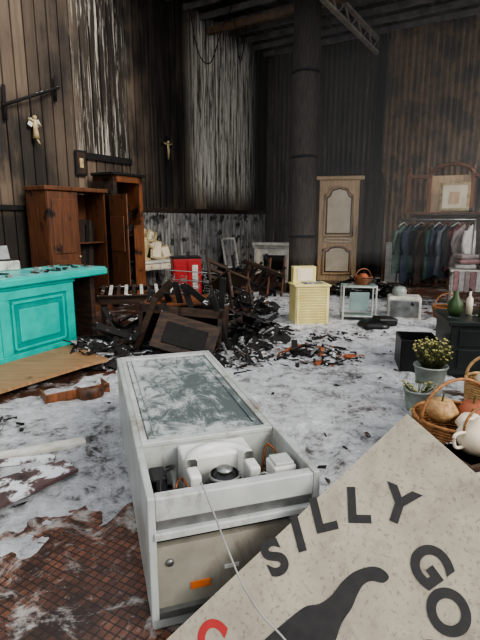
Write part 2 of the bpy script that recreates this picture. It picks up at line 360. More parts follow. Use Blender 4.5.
# ---------------------------------------------------------------- counter
b=B()
b.b2(-3,0,.0,.6,.06,.84,m_turq); b.b2(-3,0,.04,.6,0,.06,m_char)
b.b2(-3,.02,-.02,.0,.0,.12,m_turq,.005); b.b2(-3,.02,-.02,0,.74,.84,m_turq,.005)
for x in (-3,-2.06,-1.03,-.1): b.b2(x,x+.12,-.02,0,.12,.74,m_turq,.004)
for x in (-2.94,-1.94,-.91):
    w=.81
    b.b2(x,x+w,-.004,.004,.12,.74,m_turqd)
    for (z0,z1,x0,x1) in ((.15,.18,x+.03,x+w-.03),(.68,.71,x+.03,x+w-.03),(.15,.71,x+.03,x+.06),(.15,.71,x+w-.06,x+w-.03)): b.b2(x0,x1,-.018,.0,z0,z1,m_turq,.006)
    b.b2(x+.12,x+w-.12,-.014,.0,.24,.62,m_turq,.012)
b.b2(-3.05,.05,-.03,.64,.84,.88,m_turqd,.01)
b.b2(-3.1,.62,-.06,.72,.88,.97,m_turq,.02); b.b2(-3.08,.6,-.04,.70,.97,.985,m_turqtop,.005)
b.b2(.44,.52,.1,.5,.0,.88,m_charbrown,.01)
rj=random.Random(3)
for i in range(34): b.box((rj.uniform(-2,.5),rj.uniform(.0,.6),.992),(rj.uniform(.03,.14),.04,.02),rj.choice([m_ash,m_char,m_charbrown]),(0,0,rj.random()*3),jit=.012,rnd=rj)
b.done('shop_counter',(-2.12,5.97,0),63.2)
b=B(); b.b2(-.2,.2,-.15,.15,0,.12,m_whitedirty,.02); b.box((0,.08,.2),(.34,.03,.2),m_steel,(-.3,0,0),.01); b.b2(-.15,.15,-.13,.0,.12,.135,m_black); b.done('cash_register',(-2.98,5.95,.985),50)
b=B(); b.prism([(-2.6,4.55),(-2.05,5.6),(-1.42,5.0),(-1.62,4.75),(-2.2,3.85)],.0,.03,m_board); b.b2(-2.3,-2.1,4.3,4.5,-.1,0,m_char); b.b2(-1.9,-1.8,4.8,4.9,-.1,0,m_char); b.done('wooden_board',(0,0,.10))
b=B(); b.b2(-.28,.28,-.1,.1,0,.015,m_board); b.b2(-.28,.28,-.1,-.085,0,.09,m_brown2,.004); b.b2(-.28,-.265,-.1,.1,0,.08,m_brown2); b.b2(.265,.28,-.1,.1,0,.08,m_brown2); b.lathe([(.11,0),(.12,.02),(.12,.1),(.10,.11)],(.1,-.1,0),m_brown,14,ang=math.pi,a0=math.pi)
b.done('broken_drawer',(-1.48,4.1,.05),35)
b=B(); b.prism([(-1.75,2.35),(-1.15,2.85),(-1.0,2.72),(-1.4,2.2),(-1.9,2.0)],0,.02,m_maroon); b.done('fallen_panel',(0,0,.07))
b=B(); b.box((0,0,.02),(.9,.1,.025),m_whitedirty,(0,0,.45)); b.box((-.1,-.15,.03),(.8,.05,.03),m_maroon,(0,.02,.25)); b.done('fallen_trim_strip',(-1.5,2.95,.05))
# ---------------------------------------------------------------- wardrobe etc.
def wardrobe(name,w,d,h,loc,rz,mb,md,ajar=0):
    b=B(); b.b2(-w/2,w/2,d/2-.02,d/2,.08,h-.08,mb); b.b2(-w/2,-w/2+.03,-d/2,d/2,0,h-.05,mb); b.b2(w/2-.03,w/2,-d/2,d/2,0,h-.05,mb)
    b.b2(-w/2-.04,w/2+.04,-d/2-.05,d/2,h-.07,h,mb,.015); b.b2(-w/2-.02,w/2+.02,-d/2-.03,d/2,0,.12,mb,.01); b.b2(-w/2+.03,w/2-.03,-d/2+.03,d/2,1.2,1.22,md)
    for sgn in (-1,1):
        cx=sgn*w/4
        if sgn<0 or not ajar:
            b.b2(cx-w/4+.01,cx+w/4-.01,-d/2-.02,-d/2+.005,.13,h-.08,mb,.004)
            b.b2(cx-w/4+.08,cx+w/4-.08,-d/2-.035,-d/2-.015,.25,h*.45,md,.01); b.b2(cx-w/4+.08,cx+w/4-.08,-d/2-.035,-d/2-.015,h*.5,h-.2,md,.01)
            b.sph((cx-sgn*(w/4-.04),-d/2-.04,h*.47),.018,m_gold)
        else:
            b.box((w/2+.02,-d/2-w/4,h/2+.02),(.025,w/2-.02,h-.22),md,(0,0,-.25),.004)
            b.box((w/2-.02,-d/2-w/4,h/2+.3),(.02,w/2-.16,.6),mb,(0,0,-.25),.006)
            for i in range(5): b.box((cx+random.uniform(-.1,.1),0,h*.55),(.03,.2,.7+.2*random.random()),random.choice([m_char,m_cloth[4]]),(.05,.05,random.random()))
    b.done(name,loc,rz)
wardrobe('wardrobe',1.2,.5,2.12,WL(7.66,.42)+(0,),AL,m_brown,m_brown,ajar=1)
b=B(); w,h=.74,2.38
b.b2(-w/2,-w/2+.09,-.28,.25,0,h,m_charbrown,.01); b.b2(w/2-.09,w/2,-.28,.25,0,h,m_brown2,.01); b.b2(-w/2,w/2,-.28,.25,h-.12,h,m_brown2,.01); b.b2(-w/2+.09,w/2-.09,.2,.25,0,h,m_charbrown); b.b2(-w/2-.04,w/2+.04,-.32,.25,h,h+.05,m_char,.01)
for z in (.3,.8,1.3): b.b2(-w/2+.09,w/2-.09,-.25,.2,z,z+.03,m_char)
b.b2(.08,w/2-.09,-.3,-.27,.1,1.5,m_brown2,.005)
for i in range(20): b.box((random.uniform(-.25,.1),random.uniform(-.2,.1),random.uniform(.3,1.9)),(.05,.1,.3),m_char,(random.random(),random.random(),random.random()))
b.tube(smoothpath([(-.42,-.32,2.1),(-.44,-.36,1.7),(-.40,-.38,1.2),(-.46,-.36,.8)]),[.05+.02*math.sin(i) for i in range(25)],m_char,8)
b.done('bookcase',WL(6.5,.42)+(0,),AL)
b=B(); b.tube([(-.55,-.03,-.25),(0,-.1,0),(.5,-.03,.22)],.025,m_char); b.cyl((-.5,0,-.45),(-.5,-.02,.05),.03,.03,m_char); b.cyl((.45,0,.0),(.45,-.03,.4),.025,.025,m_char); b.tube([(-.1,-.1,-.05),(-.12,-.1,-.35)],.012,m_char); b.done('wall_bracket',WL(7.9,.05)+(3.55,),AL)
b=B(); b.sph((0,0,.2),.045,m_gold); b.lathe([(.03,.16),(.05,.1),(.045,.0),(.07,-.2),(.0,-.2)],(0,0,0),m_gold,12)
b.tube([(-.15,0,.16),(0,-.01,.12),(.13,0,.05)],.018,m_gold); b.box((-.08,.02,.1),(.1,.015,.16),m_whitedirty,(0,.5,0),.005); b.box((.08,.02,.1),(.1,.015,.13),m_whitedirty,(0,-.4,0),.005); b.cyl((0,0,.24),(0,0,.36),.005,.005,m_black,6)
b.tube([(0,0,-.18),(.03,-.03,-.26),(.08,0,-.32)],.02,m_gold)
o=b.done('angel_figurine',WL(7.92,.1)+(3.05,),AL); o.scale=(.8,.8,.8)
b=B(); b.box((0,0,0),(.05,.03,.6),m_char,bev=.006); b.box((0,0,.1),(.34,.03,.05),m_char,bev=.006); b.tube([(-.12,-.03,.13),(0,-.03,.1),(.12,-.03,.13)],.018,m_gold,8); b.tube([(0,-.03,.12),(0,-.04,-.02),(0,-.03,-.2)],[.03,.03,.015],m_gold,8); b.sph((0,-.04,.16),.03,m_gold); b.done('wall_crucifix',WL(4.6,.04)+(3.1,),AL)
b=B(); b.b2(-.12,.12,-.03,0,-.22,.22,m_char,.01); b.b2(-.09,.09,-.035,-.03,-.18,.18,m_charbrown); b.b2(-.04,.04,-.04,-.035,-.08,.08,m_gold); b.done('wall_plaque',WL(7.0,.03)+(2.6,),AL)
CP=WL(5.5,.36)
b=B(); b.b2(-.5,.5,-.22,.22,.72,.77,m_whitedirty,.01); b.b2(-.46,.46,-.19,.19,.58,.72,m_whitedirty,.005)
for x in (-.43,.43):
    for y in (-.16,.16): b.lathe([(.03,0),(.02,.05),(.035,.15),(.02,.3),(.035,.5),(.035,.6)],(x,y,0),m_whitedirty,10)
for x in (-.23,.23): b.b2(x-.2,x+.2,-.2,-.19,.6,.7,m_cream,.005); b.sph((x,-.21,.65),.015,m_gold)
b.b2(-.44,.44,-.16,.16,.15,.17,m_whitedirty)
b.done('console_table',CP+(0,),AL-10)
b=B()
b.lathe([(0,0),(.14,0),(.13,.04),(.05,.08),(.09,.2),(.12,.34),(.08,.46),(.0,.5)],(-.25,0,0),m_gold,16)
b.sph((-.24,0,.57),.08,m_gold,(1,.9,1.2)); b.tube(smoothpath([(-.34,0,.4),(-.44,-.05,.3),(-.3,-.1,.2)]),.035,m_gold)
b.tube(smoothpath([(-.15,0,.4),(-.02,-.04,.42),(.03,-.06,.58)]),.032,m_gold)
b.done('gilt_statue',CP+(.77,),AL-10)
b=B()
for x,z,w,h,ti in ((.12,.2,.3,.4,.2),(.36,.14,.26,.28,-.2),(0,.42,.26,.36,.5)):
    b.box((x,.08,z),(w,.03,h),m_gold,(-.2,ti,0),.01); b.box((x,.06,z),(w-.08,.03,h-.08),m_cream,(-.2,ti,0))
b.done('picture_frames',CP+(.78,),AL-10)
b=B(); b.b2(-.27,.27,-.2,.2,.04,.88,m_red,.015); b.b2(-.25,-.01,-.215,-.2,.1,.84,m_red,.005); b.b2(.01,.25,-.215,-.2,.1,.84,m_red,.005)
b.b2(-.23,-.05,-.222,-.21,.45,.76,m_red,.003); b.b2(.09,.2,-.222,-.21,.3,.76,m_whitedirty,.003); b.b2(-.25,.25,-.18,.18,0,.04,m_char); b.b2(-.28,.28,-.21,.21,.88,.91,m_char,.005)
b.done('red_cabinet',(-1.05,9.3,0),15)
b=B()
for c,d in (((-.22,0,.4),(.06,.04,.8)),((.22,0,.4),(.06,.04,.8)),((0,0,.03),(.5,.04,.06)),((0,0,.77),(.5,.04,.06))): b.box(c,d,m_whitedirty,bev=.01)
b.box((0,.01,.4),(.4,.01,.7),m_corr2); o=b.done('framed_mirror',(-.2,12.6,.36),45); o.rotation_euler[0]=R(-12)
b=B(); b.b2(-.35,.35,-.18,.18,0,.36,m_charbrown,.01); b.b2(-.37,.37,-.2,.2,.3,.36,m_char,.005); b.done('storage_trunk',(-.2,12.6,0),45)
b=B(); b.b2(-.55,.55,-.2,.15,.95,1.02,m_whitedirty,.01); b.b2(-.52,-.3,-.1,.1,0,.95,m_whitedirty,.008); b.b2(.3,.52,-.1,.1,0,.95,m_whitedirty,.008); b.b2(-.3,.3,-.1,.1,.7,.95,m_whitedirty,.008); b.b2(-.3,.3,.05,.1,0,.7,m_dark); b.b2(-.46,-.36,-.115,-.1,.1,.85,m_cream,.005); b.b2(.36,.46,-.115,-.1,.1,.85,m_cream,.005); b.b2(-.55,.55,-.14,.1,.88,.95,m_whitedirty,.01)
b.done('fireplace_mantel',(.9,12.6,0),-15)
b=B()
b.box((0,0,.3),(1.0,.06,.4),m_charbrown,(.5,.25,0),.01)
for i in range(7): b.box((-.42+i*.14,-.2,.5+.1*math.sin(i)),(.05,.04,.55),m_charbrown,(.7,.35,0),.006)
b.box((0,-.36,.66),(1.0,.05,.09),m_charbrown,(.7,.35,0),.01); b.box((0,-.05,.3),(1.0,.05,.08),m_char,(.7,.35,0),.01)
for x in (-.45,.45): b.cyl((x,-.1,0.0),(x*.9,.2,.9),.03,.03,m_char,8)
for x in (-.4,.1,.45): b.cyl((x,-.3,.0),(x+.15,-.2,.85),.025,.025,m_brown,8)
b.done('overturned_bench',(.3,9.75,0),30)
b=B(); b.b2(-.26,.26,-.2,.2,.03,.62,m_yellow,.008); b.b2(-.28,.28,-.22,.22,.62,.65,m_yellow,.008); b.b2(-.28,.28,-.22,.22,0,.05,m_yellow,.008)
for i in range(13): b.box((0,-.205,.09+i*.041),(.42,.012,.034),m_yellow,(.4,0,0))
b.b2(-.24,-.21,-.215,-.2,.06,.61,m_yellow,.003); b.b2(.21,.24,-.215,-.2,.06,.61,m_yellow,.003)
b.b2(-.24,.12,.05,.2,.65,.9,m_yellow,.008); b.b2(-.18,.06,.04,.05,.68,.87,m_cream,.003)
b.box((.05,0,.66),(.3,.2,.01),m_ash,(0,0,.2))
b.done('yellow_cabinet',(1.06,7.3,0),8)
b=B() 
for x in (-.25,.25):
    for y in (-.15,.15): b.cyl((x,y,0),(x,y,.6),.014,.014,m_white,8)
for z in (.12,.58): 
    b.tube([(-.25,-.15,z),(.25,-.15,z),(.25,.15,z),(-.25,.15,z)],.014,m_white,8,closed=True)
b.b2(-.26,.26,-.16,.16,.59,.605,m_glass,.003); b.b2(-.24,.24,-.14,.14,.12,.13,m_glass); b.box((0,-.1,.35),(.3,.02,.3),m_glass,(.2,0,0))
b.done('side_table',(1.87,7.5,0),-5)
def basket(name,r,h,loc,rz,handle=True,m=m_wicker,fill=None,hr=1.0):
    b=B(); n=int(h/.018)
    b.lathe([(0,0.01),(r*.78,.01),(r*.8,0)],(0,0,0),m,24)
    for i in range(n):
        z=h*i/n; rr=r*(.8+.2*math.sin(math.pi*.5*i/n)); b.lathe([(rr-.006,z),(rr+.004,z+.003),(rr+.006,z+h/n*.5),(rr+.004,z+h/n*.9),(rr-.006,z+h/n)],(0,0,0),m,36,ripple=.018,rn=18)
    b.tube([(r*math.cos(a*math.pi/16),r*math.sin(a*math.pi/16),h) for a in range(32)],.013,m,8,closed=True)
    if handle: b.tube([(r*math.cos(a*math.pi/16),0,h+hr*r*math.sin(a*math.pi/16)) for a in range(17)],.011,m,8)
    if fill:
        for c,rr,mm,sc in fill: b.lathe([(0,-rr*sc),(rr*.6,-rr*.8*sc),(rr,0),(rr*.6,rr*.8*sc),(0,rr*.7*sc)],c,mm,20,ripple=.05,rn=8); b.cyl((c[0],c[1],c[2]+rr*.6*sc),(c[0]+.01,c[1],c[2]+rr*sc+.03),.008,.005,m_leaf,6)
    b.done(name,loc,rz)
basket('wicker_basket',.14,.12,(1.93,7.5,.605),20,m=m_brown2,fill=[((0,0,.12),.08,m_orange,.8)],hr=.9)
b=B(); b.lathe([(0,.12),(.12,.11),(.2,.07),(.24,.02),(.22,0)],(0,0,0),m_black,20,ripple=.12,rn=5); b.box((.15,0,.08),(.35,.2,.12),m_black,(.1,.1,.2),.03); b.done('burnt_bag',(2.0,6.95,0.05),10)
def door(name,loc,rz):
    b=B(); w,h=1.02,2.6
    b.b2(-w/2,w/2,-.03,.03,0,h,m_tan,.01)
    b.b2(-w/2-.1,-w/2,-.06,.06,0,h+.05,m_charbrown,.01); b.b2(w/2,w/2+.1,-.06,.06,0,h+.05,m_charbrown,.01); b.b2(-w/2-.1,w/2+.1,-.08,.06,h+.0,h+.1,m_tan,.02)
    def outline(z0,z1,arch,g):
        a=w/2-g; pts=[(-a,z0),(0,z0),(a,z0),(a,(z0+z1)/2),(a,z1-arch)]
        pts+= [(a*.8,z1-arch*.9),(a*.55,z1-arch*.2),(0,z1),(-a*.55,z1-arch*.2),(-a*.8,z1-arch*.9),(-a,z1-arch),(-a,(z0+z1)/2)]
        return pts
    for z0,z1,ar in ((.18,.95,.12),(1.18,2.45,.22)):
        o=outline(z0,z1,ar,.14); b.tube([(x,-.04,z) for x,z in o],.03,m_tan,8,closed=True)
        o1=outline(z0+.045,z1-.045,ar,.18); mm=Matrix(((1,0,0,0),(0,0,-1,0),(0,1,0,0),(0,0,0,1)))
        b.prism(o1,.03,.036,m_brown,mm)
        o2=outline(z0+.08,z1-.08,ar,.215); b.prism(o2,.03,.06,m_cream,mm)
    b.tube([(.36*math.cos(a*math.pi/8),-.045,1.07+.05*math.sin(a*math.pi/8)) for a in range(16)],.018,m_cream,6,closed=True)
    b.cyl((.47,-.05,1.2),(.47,-.05,1.45),.015,.015,m_gold,8)
    return b.done(name,loc,rz)
door('armoire_door',(2.58,12.85,0),-8)
for i,(x,y) in enumerate(((3.3,12.7),(3.57,12.6))):
    b=B(); b.lathe([(.0,0),(.13,0),(.12,.1),(.07,.2),(.1,.5),(.13,.9),(.08,1.2),(.11,1.6),(.13,2.0),(.07,2.3),(.12,2.5),(.05,2.75),(0,2.8)],(0,0,0),m_char,16); b.done('turned_bedpost',(x,y,0))
b=B(); b.b2(-.32,.32,-.02,.02,.05,1.05,m_whitedirty,.01); b.b2(-.24,.24,-.03,-.02,.15,.5,m_white,.01); b.b2(-.24,.24,-.03,-.02,.58,.95,m_white,.01); b.b2(-.3,-.24,-.02,.15,0,.05,m_whitedirty); b.b2(.24,.3,-.02,.15,0,.05,m_whitedirty); b.done('panelled_shutter',(3.95,12.0,0),-20)
# clothes rack
b=B()
for x in (-.65,.65): b.cyl((x,0,.08),(x,0,1.6),.016,.016,m_steel); b.cyl((x,-.25,.05),(x,.25,.05),.016,.016,m_steel); 
b.cyl((-.65,0,1.6),(.65,0,1.6),.016,.016,m_steel); b.cyl((-.65,0,.1),(.65,0,.1),.012,.012,m_steel)
for x in (-.65,.65):
    for y in (-.23,.23): b.sph((x,y,.025),.025,m_black)
rack=b.done('clothes_rack',(3.65,9.1,0),-22)
b=B()
mseq=[7,0,1,6,4,1,0,3,6,2,5,8]
for i in range(12):
    m=m_cloth[mseq[i]]; x=-.57+i*.104; Lg=random.uniform(.75,1.2); ph=random.random()*6; tw=random.uniform(.5,1.3)
    ct,sn_=math.cos(tw),math.sin(tw)
    def P(px,py,pz): return (x+px*ct+py*sn_*.75, -px*sn_+py*ct, pz)
    b.tube([P(0,0,1.55),P(.01,0,1.61),P(0,0,1.62)],.004,m_steel,5)
    rings=[]
    for j in range(14):
        f=j/13; z=1.53-.05*f**.5-Lg*f; hw=.05+(.17+.06*f)*min(1,(f*6)**.5); dp=.035+.03*f
        ring=[]
        for k in range(28):
            a=2*math.pi*k/28; rp=1+.25*f*math.sin(5*a+ph+f*1.5)
            ring.append(b.bm.verts.new(P(dp*rp*math.cos(a)+.015*math.sin(f*5+ph),hw*math.sin(a),z-(.05*abs(math.sin(a)) if j<3 else 0)+.05*f*math.sin(3*a+ph))))
        rings.append(ring)
    fs=[]
    for p,q in zip(rings,rings[1:]):
        for k in range(28): fs.append(b.bm.faces.new((p[k],p[(k+1)%28],q[(k+1)%28],q[k])))
    fs.append(b.bm.faces.new(rings[0])); b._fin(fs,m,True)
    b.tube([P(0,-.17,1.47),P(0,0,1.55),P(0,.17,1.47)],.009,m_white if i%3==0 else m_brown,6)
    for sg in (-1,1): b.tube([P(0,sg*.18,1.4),P(0,sg*.24,1.15),P(.01,sg*.24,.95)],[.045,.04,.035],m,8)
b.done('hanging_garments',parent=rack)
b=B(); b.b2(-.95,.95,-.15,.1,0,.05,m_brown,.01)
for x in (-.9,-.45,.45,.9): b.b2(x-.04,x+.04,-.1,.08,.05,.9,m_brown2,.01); b.lathe([(.05,.9),(.02,.95),(.05,1.0),(0,1.08)],(x,0,0),m_brown2,10)
b.b2(-.95,-.4,-.1,.08,.8,.88,m_brown2,.01); b.b2(.4,.95,-.1,.08,.8,.88,m_brown2,.01)
b.tube([(.45*math.cos(a*math.pi/12),0,.85+.25*math.sin(a*math.pi/12)) for a in range(13)],.045,m_brown2,8)
b.b2(-.42,.42,.04,.07,.05,.86,m_tan)
b.box((.1,-.1,.38),(.62,.03,.62),m_gold,(0,0,0),.01); b.box((.1,-.12,.38),(.5,.02,.5),m_cream,(0,0,0)); b.box((.1,-.135,.36),(.2,.01,.26),m_tan,(0,0,0))
b.done('overmantel_shelf',(4.75,11.2,1.72),-25)
b=B(); b.b2(-.9,.9,-.25,.25,1.05,1.12,m_charbrown,.01)
for x in (-.82,.82):
    for y in (-.2,.2): b.b2(x-.04,x+.04,y-.04,y+.04,0,1.05,m_char,.008)
b.b2(-.86,.86,-.02,.02,.2,1.05,m_charbrown); b.b2(-.7,.7,-.06,-.02,1.12,1.66,m_charbrown,.01); b.b2(-.8,.8,-.12,.1,1.65,1.715,m_char,.01)
b.done('sideboard',(4.75,11.15,0),-25)
b=B(); b.b2(-.5,.5,-.3,.3,.7,.74,m_whitedirty,.01)
for x in (-.44,.44):
    for y in (-.24,.24): b.cyl((x,y,0),(x,y,.7),.025,.03,m_whitedirty,10)
b.b2(-.46,.46,-.26,.26,.6,.7,m_whitedirty,.01)
for q,(cx_,z_,mm_) in enumerate(((-.25,.79,m_cloth[8]),(-.22,.88,m_cloth[9]),(-.25,.96,m_cloth[5]),(.15,.79,m_cloth[5]),(.18,.88,m_white),(.12,.97,m_cloth[3]))): b.box((cx_,0,z_),(.34,.34,.08),mm_,(0,0,.2*q),.03)
for q in range(5): b.box((-.4+q*.09,-.305,.55),(.085,.02,.36),[m_cloth[9],m_cloth[8],m_cloth[5]][q%3],(0,0,.15*(-1)**q),.008)
b.done('linen_table',(4.25,8.5,0),-20)
b=B(); b.b2(-.26,.26,-.2,.2,0,.38,m_whitedirty,.03); b.b2(-.22,.22,-.22,-.2,.06,.33,m_steel,.01); b.sph((.12,-.22,.28),.03,m_black); b.lathe([(.1,.38),(.12,.46),(.09,.52),(0,.53)],(-.08,0,0),m_tin,16); b.done('metal_bin',(2.7,7.8,0),-15)
basket('wicker_basket',.2,.18,(3.35,7.7,0.03),10,m=m_wicker,hr=1.1)
basket('wicker_basket',.17,.14,(2.95,8.45,0.03),40,m=m_brown2,hr=1.2)
b=B(); b.lathe([(0,0),(.13,0),(.17,.25),(.18,.26),(.16,.25),(.12,.02)],(0,0,0),m_tin,20); b.lathe([(0,0),(.13,0),(.17,.2),(.18,.21)],(.4,.1,0),m_terra,20); b.done('garden_pots',(3.1,6.7,0.02))
b=B(); b.b2(0,1.4,0,.65,.05,.56,m_green,.01); b.b2(-.03,1.43,-.03,.68,.56,.61,m_green,.01)
for x in (.08,.75): b.b2(x,x+.58,-.012,0,.12,.32,m_green,.006); b.b2(x,x+.58,-.012,0,.35,.52,m_green,.006); b.sph((x+.29,-.03,.43),.02,m_gold); b.sph((x+.29,-.03,.22),.02,m_gold)
b.b2(.02,1.38,.03,.62,0,.05,m_black); b.done('green_chest',(2.12,4.7,0),-10)
b=B(); b.lathe([(0,0),(.05,.0),(.08,.06),(.07,.14),(.03,.2),(.02,.26),(.0,.27)],(0,0,0),m_gourd,20,ripple=.05,rn=8); b.done('gourd',(2.27,4.98,.61))
b=B(); b.lathe([(0,0),(.035,0),(.035,.16),(.012,.2),(.012,.27),(0,.27)],(0,0,0),m_cream,14); b.lathe([(.0125,.25),(.015,.25),(.015,.28),(0,.28)],(0,0,0),m_black,10); b.done('glass_bottle',(2.45,5.05,.61))
b=B(); b.lathe([(0,0),(.03,0),(.03,.12),(.012,.15),(.012,.2),(0,.2)],(0,0,0),m_leaf,14); b.done('glass_bottle',(2.5,4.88,.61))
b=B(); b.lathe([(0,0),(.07,0),(.09,.1),(.095,.11),(.08,.1),(.065,.01)],(0,0,0),m_terra,18); b.sph((0,0,.1),.07,m_orange); b.done('terracotta_bowl',(2.66,5.0,.61))
basket('wicker_basket',.13,.1,(2.92,4.9,.61),40,m=m_wicker2,hr=1.2)
b=B(); b.b2(-.18,.18,-.2,.2,0,.02,m_black)
for s_ in (-1,1): b.b2(s_*.18-.012,s_*.18+.012,-.2,.2,0,.38,m_black,.004); b.b2(-.18,.18,s_*.2-.012,s_*.2+.012,0,.38,m_black,.004)
b.box((0,0,.1),(.28,.3,.15),m_char,(0,0,.1),.02); b.done('black_crate',(1.9,5.0,0),-10)
def flowerpot(loc,r,h,nf,hf,mp):
    b=B(); b.lathe([(0,0),(r*.75,0),(r*.8,h*.4),(r,h),(r*1.07,h+.005),(r*1.05,h+.02),(r*.95,h),(0,h-.03)],(0,0,0),mp,24)
    b.lathe([(r*.84,h*.5),(r*.9,h*.53),(r*.88,h*.56)],(0,0,0),mp,24)
    for i in range(nf):
        a=random.random()*6.28; q=random.random()**.5*r; x,y=q*math.cos(a),q*math.sin(a); k=1.2; z=h+hf*random.uniform(.35,1)
        b.tube([(x*.5,y*.5,h-.02),(x,y,(h+z)/2),(x*k,y*k,z)],.0025,m_leaf,4)
        b.sph((x*k,y*k,z),random.uniform(.008,.016),random.choice([m_flower,m_flower,m_leaf]),(1,1,.7),6)
    b.done('flower_pot',loc)
flowerpot((1.50,3.82,0),.12,.2,30,.07,m_tin); flowerpot((1.70,4.1,0),.14,.32,170,.24,m_tin)
flowerpot((1.42,3.5,0.01),.1,.1,20,.05,m_tin)
basket('wicker_basket',.27,.32,(1.44,3.0,0),15,m=m_wicker,hr=.95,fill=[((-.08,.05,.35),.11,m_wicker2,.8),((.11,-.02,.34),.10,m_terra,.9),((.0,-.13,.32),.09,m_cream,.8)])
basket('wicker_basket',.17,.45,(1.84,3.35,0),-30,m=m_wicker2,hr=1.1,fill=[((0,0,.45),.11,m_cream,.7)])
b=B(); b.lathe([(0,0),(.08,0),(.11,.05),(.115,.1),(.09,.15),(.04,.17),(.015,.2),(0,.2)],(0,0,0),m_cream,20)
b.tube(smoothpath([(.1,0,.06),(.17,0,.1),(.19,0,.16)]),[.022]*8+[.018]*8+[.012],m_cream,8); b.tube(smoothpath([(-.1,0,.13),(-.17,0,.12),(-.16,0,.05),(-.1,0,.04)]),.01,m_cream,8); b.tube([(.11*math.cos(a*math.pi/10),.0,.14+.12*math.sin(a*math.pi/10)) for a in range(11)],.008,m_wicker,6)
o=b.done('teapot',(1.36,2.55,.3),20)
b=B(); b.b2(-.17,.17,-.13,.13,0,.3,m_whitedirty,.01); b.b2(-.18,.18,-.14,.14,.26,.3,m_charbrown,.005); b.done('wooden_box',(1.36,2.55,0),20)
# ---------------------------------------------------------------- burnt furniture
b=B()
w,d,h=1.0,.55,.58
for (x0,x1,y0,y1,z0,z1,m) in ((-w/2,-w/2+.05,-d/2,d/2,0,h,m_charbrown),(w/2-.05,w/2,-d/2,d/2,0,h,m_charbrown),(-w/2,w/2,-d/2,-d/2+.04,0,.08,m_char),(-w/2,w/2,-d/2,-d/2+.04,h-.1,h,m_charbrown),(-w/2,w/2,d/2-.03,d/2,0,h,m_char),(-.03,.03,-d/2,-d/2+.04,0,h,m_char),(-w/2,w/2,-d/2,d/2,0,.03,m_char)): b.b2(x0,x1,y0,y1,z0,z1,m,.006)
b.box((.1,-d/2-.1,.26),(.74,.03,.44),m_charbrown,(-.5,.18,.0),.005); b.box((.1,-d/2-.12,.26),(.5,.03,.26),m_char,(-.5,.18,.0),.01)
b.box((-.1,0,h+.03),(.8,.4,.03),m_brown2,(.1,-.08,.15),.005); b.box((-.3,-.1,h+.1),(.1,.06,.5),m_charbrown,(.3,.7,.15),.005)
b.box((-.42,-.3,.3),(.07,.06,.8),m_charbrown,(.1,.35,0),.006); b.box((.5,-.2,.36),(.06,.06,.85),m_char,(.2,-.3,0),.006)
for i in range(8): b.box((-.45+.13*i,random.uniform(-.25,.25),h+.06+.1*random.random()),(.07,.03,random.uniform(.25,.5)),m_char,(random.gauss(0,.6),random.gauss(0,.6),0),.004)
o=b.done('charred_cabinet',(-.70,5.8,.02),-8); o.rotation_euler[1]=R(4)
b=B()
for i in range(12): b.box((-.62+i*.112,0,.5),(.05,.5,.03),m_whitedirty if i%2 else m_charbrown,(0,0,0),.004)
for y in (-.24,.24): b.b2(-.7,.7,y-.03,y+.03,.43,.49,m_char,.006)
for x in (-.62,.62):
    for y in (-.22,.22): b.b2(x-.03,x+.03,y-.03,y+.03,0,.45,m_char,.006)
b.b2(-.68,.68,-.27,-.24,.36,.5,m_charbrown,.005)
o=b.done('slatted_bench',(-1.45,7.3,.07),12); o.rotation_euler[0]=R(8)
b=B()
for x,y,z in ((-.2,-.2,.45),(.2,-.2,.45),(-.2,.2,.95),(.2,.2,.95)): b.cyl((x,y,0),(x,y,z),.025,.022,m_charbrown,8)
b.b2(-.23,.23,-.23,.23,.43,.47,m_charbrown,.01)
for z in (.6,.75,.9): b.b2(-.2,.2,.185,.215,z-.035,z+.03,m_charbrown,.006)
b.cyl((-.2,-.2,.2),(.2,-.2,.2),.013,.013,m_char,8); b.cyl((-.2,.2,.2),(.2,.2,.2),.013,.013,m_char,8)
o=b.done('charred_chair',(-.1,6.9,.34),25); o.rotation_euler=(R(-35),R(22),R(40))
b=B()
for i in range(5):
    for j in range(3):
        b.tube([(-.4+i*.2+.06*math.cos(a*.8),-.2+j*.2+.06*math.sin(a*.8),.02+a*.007) for a in range(26)],.005,m_steel,5)
for z in (.01,.21): b.tube([(-.5,-.3,z),(.5,-.3,z),(.5,.3,z),(-.5,.3,z)],.01,m_steel,6,closed=True)
o=b.done('bed_spring_frame',(-.75,7.9,.4),10); o.rotation_euler=(R(35),R(5),R(10))
